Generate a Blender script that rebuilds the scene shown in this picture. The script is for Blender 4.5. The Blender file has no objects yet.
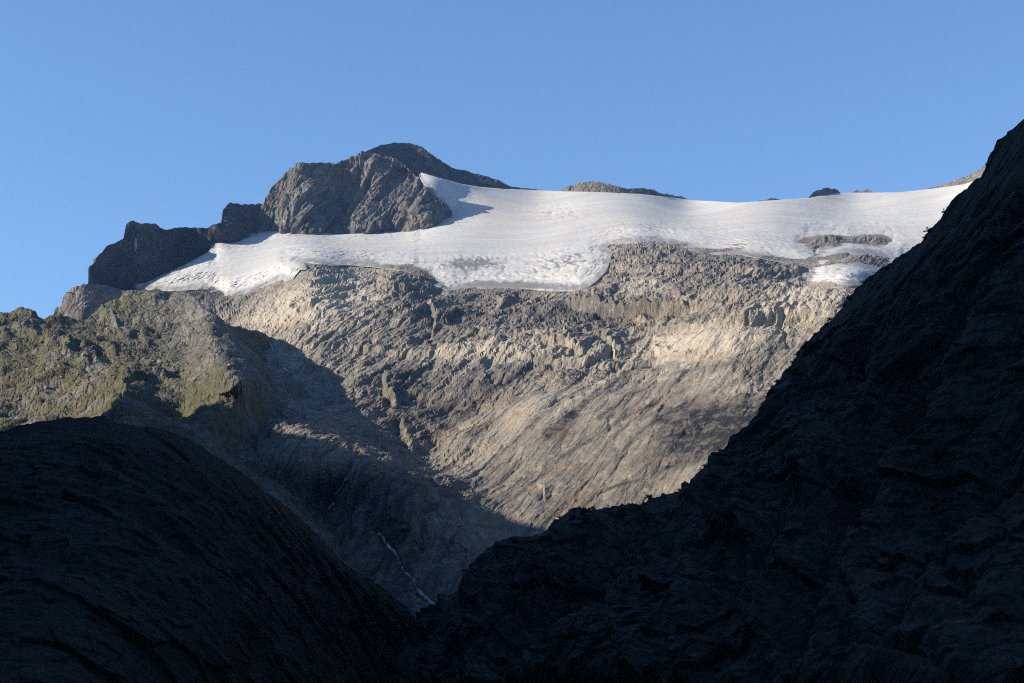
import bpy, math, random
import numpy as np

random.seed(7)
rng = np.random.default_rng(11)
C = bpy.context.scene.collection
sc = bpy.context.scene

# ---------------------------------------------------------------- camera model
W, H = 1024, 683
F = 1600.0
PITCH = math.radians(12.2)
CAM_Z = 1.7
SUN_AZ = math.radians(-99.0)      # compass angle of the sun seen from above, 0 = +Y (view direction), negative = to the left
SUN_EL = math.radians(25.0)
SUN = np.array([math.sin(SUN_AZ) * math.cos(SUN_EL), math.cos(SUN_AZ) * math.cos(SUN_EL), math.sin(SUN_EL)])


def P(px, py, D):
    """Place in the world that is seen in direction (px, py), at distance D along +Y."""
    px, py, D = np.broadcast_arrays(np.asarray(px, float), np.asarray(py, float), np.asarray(D, float))
    u = (px - W / 2) / F
    v = (H / 2 - py) / F
    y = math.cos(PITCH) - math.sin(PITCH) * v
    z = math.sin(PITCH) + math.cos(PITCH) * v
    return np.stack([u / y * D, D, z / y * D + CAM_Z], -1)


# ---------------------------------------------------------------- noise (2-D, vectorised)
def _h(ix, iy, seed):
    h = (ix.astype(np.int64) * 374761393 + iy.astype(np.int64) * 668265263 + seed * 974634721) & 0xFFFFFFFF
    h = ((h ^ (h >> 13)) * 1274126177) & 0xFFFFFFFF
    h = (h ^ (h >> 16))
    h = (h * 2246822519) & 0xFFFFFFFF
    return h ^ (h >> 15)


_ang = np.linspace(0, 2 * np.pi, 256, endpoint=False)
_GX, _GY = np.cos(_ang), np.sin(_ang)


def gn(x, y, seed=0):
    x0, y0 = np.floor(x), np.floor(y)
    fx, fy = x - x0, y - y0
    ix, iy = x0.astype(np.int64), y0.astype(np.int64)
    u = fx * fx * fx * (fx * (fx * 6 - 15) + 10)
    v = fy * fy * fy * (fy * (fy * 6 - 15) + 10)

    def g(dx, dy):
        k = _h(ix + dx, iy + dy, seed) & 255
        return _GX[k] * (fx - dx) + _GY[k] * (fy - dy)
    a, b, c, d = g(0, 0), g(1, 0), g(0, 1), g(1, 1)
    return 1.5 * ((a + (b - a) * u) * (1 - v) + (c + (d - c) * u) * v)


def fbm(x, y, lam, octs, gain=0.5, seed=0, mode='f'):
    out = np.zeros_like(x)
    amp, tot = 1.0, 0.0
    c, s = math.cos(0.6), math.sin(0.6)
    X, Y = x / lam, y / lam
    for i in range(octs):
        n = gn(X, Y, seed + i * 17)
        if mode == 'r':
            n = 1 - 2 * np.abs(n)
        elif mode == 'b':
            n = 2 * np.abs(n) - 0.6
        out += n * amp
        tot += amp
        amp *= gain
        X, Y = (X * c - Y * s) * 2.03 + 3.7, (X * s + Y * c) * 2.03 - 1.3
    return out / tot


def facets(x, y, lam, seed=0, tilt=1.0, jit=0.9):
    """Blocks with their own height and tilt, split by sharp joints; about -1..1."""
    X, Y = x / lam, y / lam
    ix, iy = np.floor(X).astype(np.int64), np.floor(Y).astype(np.int64)
    best = np.full(X.shape, 1e9)
    val = np.zeros(X.shape)
    for dx in (-1, 0, 1):
        for dy in (-1, 0, 1):
            h = _h(ix + dx, iy + dy, seed)
            r1, r2 = (h & 255) / 255.0, ((h >> 8) & 255) / 255.0
            r3, r4 = ((h >> 16) & 255) / 255.0, ((h >> 24) & 255) / 255.0
            cx, cy = ix + dx + 0.5 + jit * (r1 - .5), iy + dy + 0.5 + jit * (r2 - .5)
            ddx, ddy = X - cx, Y - cy
            d = ddx * ddx + ddy * ddy
            a = r3 * 6.283
            v = (r4 - .5) + tilt * (np.cos(a) * ddx + np.sin(a) * ddy)
            m = d < best
            best = np.where(m, d, best)
            val = np.where(m, v, val)
    return val


def steps(x, y, ang, lam, warp, seed=0, sharp=0.18):
    """Asymmetric benches: a long rise, then a short drop, across direction `ang`."""
    c, s = math.cos(ang), math.sin(ang)
    ph = (x * c + y * s) / lam + warp * fbm(x, y, lam * 2.2, 4, 0.5, seed)
    k = np.floor(ph)
    t = ph - k
    a = 0.35 + 0.65 * ((_h(k.astype(np.int64), np.zeros_like(k).astype(np.int64), seed + 5) & 255) / 255.0)
    up = np.where(t < 1 - sharp, t / (1 - sharp), (1 - t) / sharp)
    return a * (up - 0.5)


def cracks(a, b, lam, squash, width, seed=0):
    """Thin joint lines, long in direction a: 1 on the line, 0 away from it."""
    n = fbm(b + 0.25 * lam * fbm(a, b, lam * 1.3, 3, 0.5, seed + 3), a * squash, lam, 2, 0.35, seed)
    return np.clip(1 - np.abs(n) / width, 0, 1)


def sstep(a, b, x):
    t = np.clip((x - a) / (b - a), 0, 1)
    return t * t * (3 - 2 * t)


# ---------------------------------------------------------------- interpolation helpers
def rbf(pts, px, py, lin=True):
    """Smooth surface through (px, py, value) control points."""
    A = np.array(pts, float)
    s = 200.0
    X = A[:, :2] / s
    n = len(A)
    K = np.sqrt(((X[:, None] - X[None]) ** 2).sum(-1) + 0.01)
    Q = np.hstack([np.ones((n, 1)), X])
    M = np.block([[K, Q], [Q.T, np.zeros((3, 3))]])
    w = np.linalg.solve(M, np.concatenate([A[:, 2], np.zeros(3)]))
    gx, gy = px / s, py / s
    out = w[n] + w[n + 1] * gx + w[n + 2] * gy
    for i in range(n):
        out = out + w[i] * np.sqrt((gx - X[i, 0]) ** 2 + (gy - X[i, 1]) ** 2 + 0.01)
    return out


def line(pts, px):
    A = np.array(pts, float)
    return np.interp(px, A[:, 0], A[:, 1])


def seg_dist(poly, px, py, closed):
    """Unsigned distance to a polyline, the side of its nearest stretch, and the place along it (0..1)."""
    A = np.array(poly, float)
    if closed:
        A = np.vstack([A, A[:1]])
    best = np.full(px.shape, 1e9)
    side = np.zeros(px.shape)
    along = np.zeros(px.shape)
    L = np.concatenate([[0], np.cumsum(np.hypot(*(A[1:] - A[:-1]).T))])
    for i in range(len(A) - 1):
        a, b = A[i], A[i + 1]
        e = b - a
        l2 = (e ** 2).sum() + 1e-9
        t = np.clip(((px - a[0]) * e[0] + (py - a[1]) * e[1]) / l2, 0, 1)
        d = np.hypot(px - a[0] - t * e[0], py - a[1] - t * e[1])
        m = d < best
        best = np.where(m, d, best)
        side = np.where(m, np.sign(e[0] * (py - a[1]) - e[1] * (px - a[0])), side)
        along = np.where(m, (L[i] + t * math.sqrt(l2)) / L[-1], along)
    return best, side, along


def poly_sd(poly, px, py):
    """Signed distance to a closed outline, positive inside."""
    d, _, _ = seg_dist(poly, px, py, True)
    A = np.array(poly, float)
    ins = np.zeros(px.shape, bool)
    for i in range(len(A)):
        x1, y1 = A[i]
        x2, y2 = A[(i + 1) % len(A)]
        c = ((y1 > py) != (y2 > py)) & (px < (x2 - x1) * (py - y1) / (y2 - y1 + 1e-12) + x1)
        ins ^= c
    return np.where(ins, d, -d)


def ledge(poly, amp, near, far, px, py):
    """Rock that stands out on the side of a crack line reached by a left turn, then drops sharply at the line."""
    wv = 3.0 * fbm(px, py * 1.6, 14, 3, 0.55, 501)
    d, s, al = seg_dist(poly, px + wv, py + 1.5 * fbm(px, py, 11, 3, 0.55, 502), False)
    sd = d * s                                  # positive = below / right when the line runs left to right
    taper = np.clip(np.minimum(al, 1 - al) * 5, 0, 1)
    up = np.exp(-np.clip(-sd, 0, None) / (1.6 * far))
    dn = np.exp(-np.clip(sd, 0, None) / (0.8 * far))
    t = sstep(-near, near, sd)
    return 0.7 * amp * taper * (0.75 + 0.5 * fbm(px, py, 9, 2, .5, 503)) * ((1 - t) * up - t * 0.6 * dn)


# ---------------------------------------------------------------- meshes
def normals(V):
    dx = np.gradient(V, axis=1)
    dy = np.gradient(V, axis=0)
    n = np.cross(dx, dy)
    n /= np.linalg.norm(n, axis=-1, keepdims=True) + 1e-9
    # make them face the camera
    f = np.sign((n * (-V)).sum(-1, keepdims=True))
    f[f == 0] = 1
    return n * f


def blur(A, n):
    for _ in range(n):
        for ax in (0, 1):
            B = np.pad(A, [(1, 1) if k == ax else (0, 0) for k in range(A.ndim)], mode='edge')
            sl = lambda a, b: tuple(slice(a, b) if k == ax else slice(None) for k in range(A.ndim))
            A = 0.25 * B[sl(0, -2)] + 0.5 * B[sl(1, -1)] + 0.25 * B[sl(2, None)]
    return A


def add_back(V, n=14, length=300.0, drop=0.9):
    """Rows that go over the crest and down the far side."""
    top = V[-1]
    dirv = top.copy()
    dirv[:, 2] = 0
    dirv /= np.linalg.norm(dirv, axis=1, keepdims=True)
    rows = []
    for i in range(1, n + 1):
        t = (i / n) ** 1.6 * length
        q = top + dirv * t
        q[:, 2] -= drop * t * min(1.0, 0.35 + t / length)
        rows.append(q)
    return np.concatenate([V, np.array(rows)], 0)


def grid_obj(name, V, mat, attrs=None, smooth=None, origin=None):
    smooth = (mat in (M_ice, M_water, M_snow, M_ground)) if smooth is None else smooth
    R, K = V.shape[:2]
    me = bpy.data.meshes.new(name)
    co = V.reshape(-1, 3)
    org = np.array(origin if origin is not None else (0, 0, 0), float)
    co = (co - org).astype(np.float32)
    idx = np.arange(R * K, dtype=np.int32).reshape(R, K)
    mk = (attrs or {}).get('mask')
    quads = np.stack([idx[:-1, :-1], idx[:-1, 1:], idx[1:, 1:], idx[1:, :-1]], -1).reshape(-1, 4)
    if mk is not None:
        keepq = mk.ravel()[quads].any(axis=1)
        quads = quads[keepq]
    nq = len(quads)
    me.vertices.add(R * K)
    me.vertices.foreach_set('co', co.ravel())
    me.loops.add(nq * 4)
    me.loops.foreach_set('vertex_index', quads.ravel())
    me.polygons.add(nq)
    me.polygons.foreach_set('loop_start', np.arange(0, nq * 4, 4, dtype=np.int32))
    me.polygons.foreach_set('use_smooth', np.full(nq, smooth))
    me.update(calc_edges=True)
    attrs = dict(attrs or {})
    for k_ in ('pale', 'dark', 'veg', 'rust', 'polish'):
        attrs.setdefault(k_, np.full(V.shape[:2], -1.0 if k_ in ('pale', 'veg') else 0.0))
    mask = attrs.pop('mask', None)
    ang = attrs.pop('joint', None)
    if ang is not None:
        dy, dz, t = ang[:3]                   # surface coordinates (x, dy*y + dz*z), joints run at angle t
        X, Wc = V[..., 0], dy * V[..., 1] + dz * V[..., 2]
        attrs['ja'] = (X * math.cos(t) + Wc * math.sin(t)) * (ang[3] if len(ang) > 3 else 1.0)
        attrs['jc'] = -X * math.sin(t) + Wc * math.cos(t)
    for k, a in attrs.items():
        at = me.attributes.new(k, 'FLOAT', 'POINT')
        at.data.foreach_set('value', np.ascontiguousarray(a, dtype=np.float32).ravel())
    me.materials.append(mat)
    o = bpy.data.objects.new(name, me)
    o.location = org
    C.objects.link(o)
    return o


def tag(o, label, cat, group=None, kind=None):
    o['label'] = label
    if cat:
        o['category'] = cat
    if group:
        o['group'] = group
    if kind:
        o['kind'] = kind
    return o


def pad(a, R, val=None):
    """Extend an attribute grid over the back rows."""
    extra = np.repeat(a[-1:], R - a.shape[0], 0)
    return np.concatenate([a, extra], 0)


# ---------------------------------------------------------------- materials
class N:
    def __init__(self, name):
        self.m = bpy.data.materials.new(name)
        self.m.use_nodes = True
        self.t = self.m.node_tree
        self.t.nodes.clear()
        self.out = self.t.nodes.new('ShaderNodeOutputMaterial')
        self.b = self.t.nodes.new('ShaderNodeBsdfPrincipled')
        self.t.links.new(self.b.outputs[0], self.out.inputs[0])
        self.co = self.t.nodes.new('ShaderNodeTexCoord').outputs['Object']

    def new(self, k, **kw):
        n = self.t.nodes.new(k)
        for a, v in kw.items():
            setattr(n, a, v)
        return n

    def put(self, sock, v):
        if isinstance(v, bpy.types.NodeSocket):
            self.t.links.new(v, sock)
        else:
            sock.default_value = v

    def noise(self, scale, detail=4, rough=0.55, stretch=None, rot=(0, 0, 0), dist=0.0):
        n = self.new('ShaderNodeTexNoise')
        n.inputs['Scale'].default_value = scale
        n.inputs['Detail'].default_value = detail
        n.inputs['Roughness'].default_value = rough
        n.inputs['Distortion'].default_value = dist
        src = self.co
        if stretch:
            r = self.new('ShaderNodeMapping')
            r.vector_type = 'POINT'
            r.inputs['Rotation'].default_value = rot
            self.t.links.new(src, r.inputs['Vector'])
            mp = self.new('ShaderNodeMapping')
            mp.inputs['Scale'].default_value = stretch
            self.t.links.new(r.outputs[0], mp.inputs['Vector'])
            src = mp.outputs[0]
        self.t.links.new(src, n.inputs['Vector'])
        return n.outputs['Fac']

    def ramp(self, fac, a, b):
        n = self.new('ShaderNodeMapRange', interpolation_type='SMOOTHSTEP')
        self.put(n.inputs['Value'], fac)
        n.inputs['From Min'].default_value = a
        n.inputs['From Max'].default_value = b
        return n.outputs[0]

    def math(self, op, a, b=0.0, clamp=False):
        n = self.new('ShaderNodeMath', operation=op)
        n.use_clamp = clamp
        self.put(n.inputs[0], a)
        self.put(n.inputs[1], b)
        return n.outputs[0]

    def mix(self, fac, a, b, blend='MIX'):
        n = self.new('ShaderNodeMix', data_type='RGBA', blend_type=blend)
        n.clamp_factor = True
        self.put(n.inputs[0], fac)
        for i, v in ((6, a), (7, b)):
            if isinstance(v, tuple) and len(v) == 3:
                v = v + (1,)
            self.put(n.inputs[i], v)
        return n.outputs[2]

    def attr(self, name):
        return self.new('ShaderNodeAttribute', attribute_name=name).outputs['Fac']

    def bump(self, h, strength, dist):
        n = self.new('ShaderNodeBump')
        n.inputs['Strength'].default_value = strength
        n.inputs['Distance'].default_value = dist
        self.put(n.inputs['Height'], h)
        self.t.links.new(n.outputs[0], self.b.inputs['Normal'])
        return n

    def done(self, col, rough=0.9, spec=0.2):
        self.put(self.b.inputs['Base Color'], col if not (isinstance(col, tuple) and len(col) == 3) else col + (1,))
        self.put(self.b.inputs['Roughness'], rough)
        self.b.inputs['Specular IOR Level'].default_value = spec
        return self.m


def rock_mat(name, light, grey, dark, rust, u=1.0, veg_col=None, bump=2.2, dark_amt=0.6, pale=1.4, tan=None, cool=None, joint_amt=1.0):
    """Weathered rock; u scales every pattern (1 = patterns of about 3 to 200 m). The joints follow the stored directions ja / jc."""
    n = N(name)
    big = n.noise(0.006 * u, 3, 0.6)
    mid = n.noise(0.03 * u, 4, 0.65, dist=0.6)
    fine = n.noise(0.13 * u, 4, 0.75)
    cxyz = n.new('ShaderNodeCombineXYZ')
    n.put(cxyz.inputs[0], n.math('MULTIPLY', n.attr('ja'), 0.13))
    n.put(cxyz.inputs[1], n.attr('jc'))
    keep = n.co
    n.co = cxyz.outputs[0]
    st = n.noise(0.05 * u, 4, 0.7, dist=0.5)
    st2 = n.noise(0.17 * u, 3, 0.65, dist=0.3)
    n.co = keep
    wob = n.new('ShaderNodeTexNoise')
    wob.inputs['Scale'].default_value = 0.05 * u
    wob.inputs['Detail'].default_value = 4
    n.t.links.new(n.co, wob.inputs['Vector'])
    cx2 = n.new('ShaderNodeCombineXYZ')
    n.put(cx2.inputs[0], n.math('MULTIPLY', n.attr('ja'), 0.4))
    n.put(cx2.inputs[1], n.attr('jc'))
    vadd = n.new('ShaderNodeVectorMath', operation='MULTIPLY_ADD')
    n.t.links.new(wob.outputs['Color'], vadd.inputs[0])
    vadd.inputs[1].default_value = (16 / u, 16 / u, 0)
    n.t.links.new(cx2.outputs[0], vadd.inputs[2])
    joints = []
    for sc_ in (0.03, 0.085):
        v = n.new('ShaderNodeTexVoronoi', feature='DISTANCE_TO_EDGE')
        v.voronoi_dimensions = '2D'
        v.inputs['Scale'].default_value = sc_ * u
        n.t.links.new(vadd.outputs[0], v.inputs['Vector'])
        joints.append(v.outputs['Distance'])
    vc = n.new('ShaderNodeTexVoronoi', feature='F1')
    vc.voronoi_dimensions = '2D'
    vc.inputs['Scale'].default_value = 0.03 * u
    n.t.links.new(vadd.outputs[0], vc.inputs['Vector'])
    sepc = n.new('ShaderNodeSeparateColor')
    n.t.links.new(vc.outputs['Color'], sepc.inputs[0])
    block = sepc.outputs[0]
    col = n.mix(n.ramp(big, 0.38, 0.62), light, grey)
    col = n.mix(n.math('MULTIPLY', n.ramp(mid, 0.45, 0.70), 0.8), col, grey)
    pl = n.noise(0.05 * u, 5, 0.78)
    col = n.mix(n.math('MULTIPLY', n.ramp(pl, 0.52, 0.62), 0.85), col, tuple(c * pale for c in light))
    if tan:
        col = n.mix(n.math('MULTIPLY', n.ramp(n.noise(0.009 * u, 6, 0.7, dist=0.8), 0.48, 0.66), 0.7), col, tan)
    if cool:
        col = n.mix(n.math('MULTIPLY', n.ramp(n.noise(0.013 * u, 6, 0.7, dist=0.5), 0.52, 0.68), 0.65), col, cool)
    rn = n.math('MULTIPLY', n.ramp(n.noise(0.012 * u, 5, 0.65), 0.5, 0.72), n.attr('rust'))
    col = n.mix(rn, col, rust)
    calm = n.math('SUBTRACT', 1.0, n.math('MULTIPLY', n.attr('polish'), 0.6))
    col = n.mix(n.math('MULTIPLY', n.math('MULTIPLY', n.ramp(st, 0.52, 0.66), dark_amt), calm), col, dark)
    col = n.mix(n.math('MULTIPLY', n.math('MULTIPLY', n.ramp(st2, 0.55, 0.70), dark_amt * 0.7), calm), col, dark)
    col = n.mix(n.math('MULTIPLY', n.ramp(fine, 0.55, 0.68), 0.45), col, dark)
    col = n.mix(n.math('MULTIPLY', n.ramp(block, 0.72, 0.8), 0.2 * joint_amt), col, dark)
    col = n.mix(n.math('MULTIPLY', n.math('MULTIPLY', n.ramp(joints[0], 0.06, 0.0), 0.6 * joint_amt), calm), col, dark)
    col = n.mix(n.math('MULTIPLY', n.math('MULTIPLY', n.ramp(joints[1], 0.09, 0.0), 0.3 * joint_amt), calm), col, dark)
    wn = n.noise(0.035 * u, 5, 0.75)
    pf = n.ramp(n.math('ADD', n.math('MULTIPLY', wn, 0.8), n.attr('pale')), 0.25, 0.62)
    col = n.mix(n.math('MULTIPLY', pf, 0.8), col, tuple(c * pale * 1.05 for c in light))
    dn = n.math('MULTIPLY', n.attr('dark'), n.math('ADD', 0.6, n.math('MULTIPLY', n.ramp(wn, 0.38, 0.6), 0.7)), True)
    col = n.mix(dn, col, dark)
    if veg_col:
        vn = n.noise(0.05 * u, 6, 0.68)
        vfac = n.ramp(n.math('ADD', n.math('MULTIPLY', vn, 0.9), n.attr('veg')), 0.70, 0.90)
        va = n.mix(n.ramp(n.noise(0.02 * u, 5, 0.6), 0.35, 0.65), veg_col[0], veg_col[1])
        va = n.mix(n.ramp(n.noise(0.2 * u, 4, 0.7), 0.45, 0.62), va, veg_col[2])
        col = n.mix(n.math('MULTIPLY', vfac, 0.9), col, va)
    grit = n.noise(0.38 * u, 3, 0.8)
    g = n.math('ADD', 0.35, n.math('MULTIPLY', grit, 1.3))
    gx = n.new('ShaderNodeCombineColor')
    for k in range(3):
        n.put(gx.inputs[k], g)
    col = n.mix(1.0, col, gx.outputs[0], 'MULTIPLY')
    hgt = n.math('ADD', fine, n.math('MULTIPLY', grit, 0.4))
    hgt = n.math('ADD', hgt, n.math('MULTIPLY', st2, 0.8))
    hgt = n.math('ADD', hgt, n.math('MULTIPLY', st, 1.0))
    hgt = n.math('ADD', hgt, n.math('MULTIPLY', n.ramp(joints[0], 0.0, 0.16), 0.9 * joint_amt))
    hgt = n.math('ADD', hgt, n.math('MULTIPLY', n.ramp(joints[1], 0.0, 0.2), 0.4 * joint_amt))
    hgt = n.math('ADD', hgt, n.math('MULTIPLY', block, 0.6 * joint_amt))
    hgt = n.math('MULTIPLY', hgt, calm)
    n.bump(hgt, 1.0, bump / u)
    return n.done(col, 0.9, 0.15)


M_face = rock_mat('slab_rock', (0.255, 0.217, 0.164), (0.165, 0.151, 0.127), (0.022, 0.022, 0.023), (0.23, 0.155, 0.09), bump=2.8, pale=1.4, tan=(0.21, 0.165, 0.125), cool=(0.130, 0.137, 0.135), dark_amt=0.5, joint_amt=0.55,
                  veg_col=((0.075, 0.07, 0.042), (0.10, 0.088, 0.055), (0.05, 0.053, 0.032)))
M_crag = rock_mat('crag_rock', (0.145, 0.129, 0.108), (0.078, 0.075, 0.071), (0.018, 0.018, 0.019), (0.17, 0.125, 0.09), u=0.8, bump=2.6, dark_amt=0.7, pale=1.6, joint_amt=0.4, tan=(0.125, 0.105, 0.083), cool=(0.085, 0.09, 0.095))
M_nunatak = rock_mat('outcrop_rock', (0.18, 0.155, 0.125), (0.11, 0.10, 0.09), (0.025, 0.025, 0.025), (0.19, 0.135, 0.09), u=1.1, bump=2.5)
M_hill = rock_mat('hillside_turf', (0.165, 0.152, 0.122), (0.10, 0.096, 0.082), (0.024, 0.024, 0.021), (0.15, 0.11, 0.07),
                  veg_col=((0.084, 0.078, 0.037), (0.120, 0.103, 0.057), (0.046, 0.048, 0.024)), bump=2.4, dark_amt=0.5)
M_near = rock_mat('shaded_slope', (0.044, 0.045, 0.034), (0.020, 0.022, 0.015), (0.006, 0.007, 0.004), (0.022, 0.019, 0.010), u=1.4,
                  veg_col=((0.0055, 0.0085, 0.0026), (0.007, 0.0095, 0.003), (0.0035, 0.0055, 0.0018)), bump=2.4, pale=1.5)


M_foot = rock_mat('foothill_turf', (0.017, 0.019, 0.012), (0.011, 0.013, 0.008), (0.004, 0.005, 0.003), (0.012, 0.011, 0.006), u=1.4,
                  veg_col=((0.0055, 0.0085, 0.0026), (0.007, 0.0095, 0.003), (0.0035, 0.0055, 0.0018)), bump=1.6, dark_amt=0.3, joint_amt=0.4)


def ice_mat():
    n = N('glacier_ice')
    big = n.noise(0.004, 5, 0.6, stretch=(0.35, 1, 1))
    band = n.noise(0.022, 6, 0.65, stretch=(0.16, 1.0, 1.0), rot=(0, 0, 0.15), dist=0.5)
    fine = n.noise(0.12, 5, 0.7)
    col = n.mix(n.ramp(big, 0.35, 0.65), (0.435, 0.425, 0.40), (0.385, 0.378, 0.362))
    col = n.mix(n.math('MULTIPLY', n.ramp(band, 0.5, 0.7), 0.5), col, (0.30, 0.296, 0.29))
    col = n.mix(n.math('MULTIPLY', n.ramp(fine, 0.52, 0.75), 0.3), col, (0.27, 0.27, 0.27))
    col = n.mix(n.attr('warm'), col, (0.50, 0.46, 0.40))
    gr = n.noise(0.06, 6, 0.75, stretch=(1.2, 0.12, 0.12))
    dirt_crevasse = n.ramp(n.math('ADD', n.math('MULTIPLY', gr, 0.8), n.attr('dirt_crevasse')), 0.62, 1.0)
    col = n.mix(n.math('MULTIPLY', dirt_crevasse, 0.85), col, (0.12, 0.117, 0.112))
    fl = n.noise(0.03, 6, 0.7, stretch=(0.07, 1.0, 1.0), rot=(0, 0, 0.08), dist=0.4)
    col = n.mix(n.math('MULTIPLY', n.ramp(fl, 0.52, 0.66), 0.45), col, (0.27, 0.265, 0.255))
    cr = n.noise(0.006, 6, 0.65, dist=0.6)
    col = n.mix(n.math('MULTIPLY', n.ramp(cr, 0.42, 0.62), 0.55), col, n.mix(1.0, col, (1.02, 0.965, 0.87), 'MULTIPLY'))
    n.bump(n.math('ADD', band, n.math('MULTIPLY', fine, 0.9)), 0.5, 2.0)
    return n.done(col, 0.75, 0.25)


M_ice = ice_mat()


def simple_mat(name, a, b, scale, rough=0.8, bump=0.0):
    n = N(name)
    col = n.mix(n.ramp(n.noise(scale, 5, 0.6), 0.35, 0.65), a, b)
    if bump:
        n.bump(n.noise(scale * 3, 5, 0.65), 0.8, bump)
    return n.done(col, rough, 0.2)


M_ground = simple_mat('valley_turf', (0.03, 0.036, 0.016), (0.045, 0.04, 0.024), 0.05, 0.95, 0.3)
M_leaf = simple_mat('shrub_leaves', (0.02, 0.03, 0.012), (0.035, 0.045, 0.018), 1.5)
M_bark = simple_mat('bark', (0.05, 0.04, 0.03), (0.03, 0.025, 0.02), 2.0)
M_deadwood = simple_mat('dead_wood', (0.22, 0.21, 0.2), (0.14, 0.135, 0.13), 1.5)
M_water = simple_mat('white_water', (0.44, 0.45, 0.46), (0.16, 0.165, 0.17), 0.15, 0.35, 1.0)
M_snow = simple_mat('old_snow', (0.74, 0.73, 0.71), (0.66, 0.66, 0.66), 0.05, 0.7, 0.6)
M_boulder = simple_mat('boulder_rock', (0.30, 0.27, 0.22), (0.16, 0.15, 0.135), 0.25, 0.9, 0.8)

# ================================================================ TRACED LINES (sight directions)
GLACIER_SKY = [(100, 286), (145, 283), (169, 272), (186, 264), (208, 252), (216, 235), (257, 233), (271, 230), (300, 231), (338, 230),
               (367, 226), (396, 220), (414, 205), (420, 172), (440, 178), (462, 184), (480, 187), (505, 189), (533, 190), (561, 191), (600, 192),
               (640, 194), (692, 200), (740, 202.5), (770, 200.5), (809, 198), (836, 193), (852, 192.7), (901, 192), (933, 188.5), (965, 184),
               (990, 174.5), (1030, 160), (1250, 120)]
FACE_TOP = [(-200, 322), (0, 326), (54, 322), (70, 310), (90, 296), (145, 287), (169, 276), (208, 258), (216, 244), (272, 236), (400, 208), (440, 192),
            (480, 193), (561, 197), (640, 200), (740, 208), (840, 201), (901, 199), (990, 183), (1030, 170), (1250, 130)]
HILL_TOP = [(-300, 296), (-120, 309), (-40, 315), (0, 313), (23, 312), (32, 318), (44, 321), (54, 319), (64, 318), (88, 318), (108, 311), (123, 308), (140, 302.5),
            (158, 300), (176, 299), (190, 301.5), (203, 310), (220, 321), (243, 329), (265, 335), (300, 352), (340, 380), (400, 430), (470, 480)]
NEAR_HILL = [(-700, 330), (-300, 415), (-100, 436), (0, 431), (41, 421), (74.5, 417.4), (103, 416.5), (109, 421), (153, 428.5), (186, 437), (215, 456), (248, 479),
             (282, 503.6), (310, 528.5), (344, 563), (388, 592), (417, 619), (432, 637), (520, 700)]
RIDGE = [(340, 690), (385, 664), (400, 650), (425, 629), (431, 621), (440.6, 605), (455, 594), (467, 585), (475, 573), (478, 558), (488, 549), (503, 542.5), (522, 538), (545, 535),
         (555, 528), (556, 520), (569, 516), (600, 510), (637, 502.5), (659, 499), (684, 491), (695, 481.5), (707, 468), (728, 452),
         (754.5, 427.6), (765, 415), (778, 400), (781, 389), (795, 369.6), (805, 354), (821, 334.5), (846, 310), (848, 302), (875, 277),
         (891, 264.5), (907, 255), (923.5, 242), (936, 229), (946, 219.5), (952, 209), (962, 198.5), (968.6, 190.5), (984.7, 177.6),
         (990, 170), (993, 158), (997.6, 150), (1002, 140.6), (1013.7, 131), (1024, 122), (1045, 106), (1080, 88), (1150, 40), (1300, -60), (1700, -260)]
CRAG_TOP = [(86, 300), (89, 284), (90, 281), (90.6, 266), (98.6, 263), (102, 256), (110, 246), (123.5, 238),
            (126, 224), (134, 220), (141, 223), (153, 224), (157, 224), (167, 229), (186, 227), (207, 228), (216, 224), (221.5, 222), (223, 209), (230, 203),
            (242, 205), (257, 204), (264, 205.5), (275, 206), (290, 214)]
CRAG_BASE = [(86, 304), (95, 298), (105, 287), (145, 284), (169, 273.5), (186, 265), (208, 253), (216, 236), (233, 237), (257, 234), (272, 231), (290, 231)]
PEAK_TOP = [(258, 216), (263, 203), (270.5, 193), (279, 181), (288, 168), (298, 163), (319, 163), (335, 164), (348, 156), (367, 150), (382, 145), (396, 142.6), (410, 142.6),
            (423, 147.6), (437, 158), (455, 169.5), (465, 171), (484, 175), (499, 180), (510, 186), (533, 189), (552, 191.5)]
PEAK_BASE = [(258, 234), (270, 232.5), (291, 232.5), (308, 232.5), (338, 231), (367, 228), (396, 222), (414, 221), (437, 216), (449, 208), (452, 198), (462, 187),
             (475, 188.5), (500, 190), (533, 191), (552, 193)]

# ================================================================ DISTANCES
FACE_D = [(-150, 640, 2100), (200, 640, 2080), (430, 640, 2030), (700, 640, 2030), (1250, 640, 1900), (400, 560, 2190), (330, 505, 2330), (480, 545, 2200), (550, 520, 2250),
          (700, 470, 2260), (850, 400, 2330), (1000, 330, 2480), (1250, 250, 2650), (620, 440, 2420), (740, 410, 2380),
          (650, 350, 2870), (800, 340, 2640), (500, 350, 3020), (350, 350, 3150), (425, 440, 2600), (330, 444, 2370), (290, 433, 2420), (380, 462, 2300), (410, 474, 2290), (450, 500, 2260),
          (270, 345, 3230), (150, 318, 3900), (60, 316, 4100), (-150, 316, 4200), (520, 410, 2640), (400, 390, 2900), (300, 385, 2960),
          (850, 270, 3050), (750, 262, 3300), (640, 245, 3880), (690, 240, 4000), (500, 292, 3550), (400, 280, 3650), (310, 268, 3800), (240, 295, 3950), (160, 290, 4250),
          (640, 285, 3280), (560, 300, 3350), (600, 280, 3480),
          (540, 195, 5600), (690, 203, 5550), (850, 198, 5450), (940, 192, 5200), (990, 178, 5000), (1250, 150, 4800), (440, 198, 5170), (428, 182, 5260), (470, 195, 5350), (400, 223, 5050), (330, 232, 4900),
          (270, 236, 4850), (215, 242, 4750), (120, 287, 4420), (85, 300, 4250), (560, 240, 4400), (450, 240, 4550), (330, 250, 4350), (740, 232, 4200)]
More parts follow.
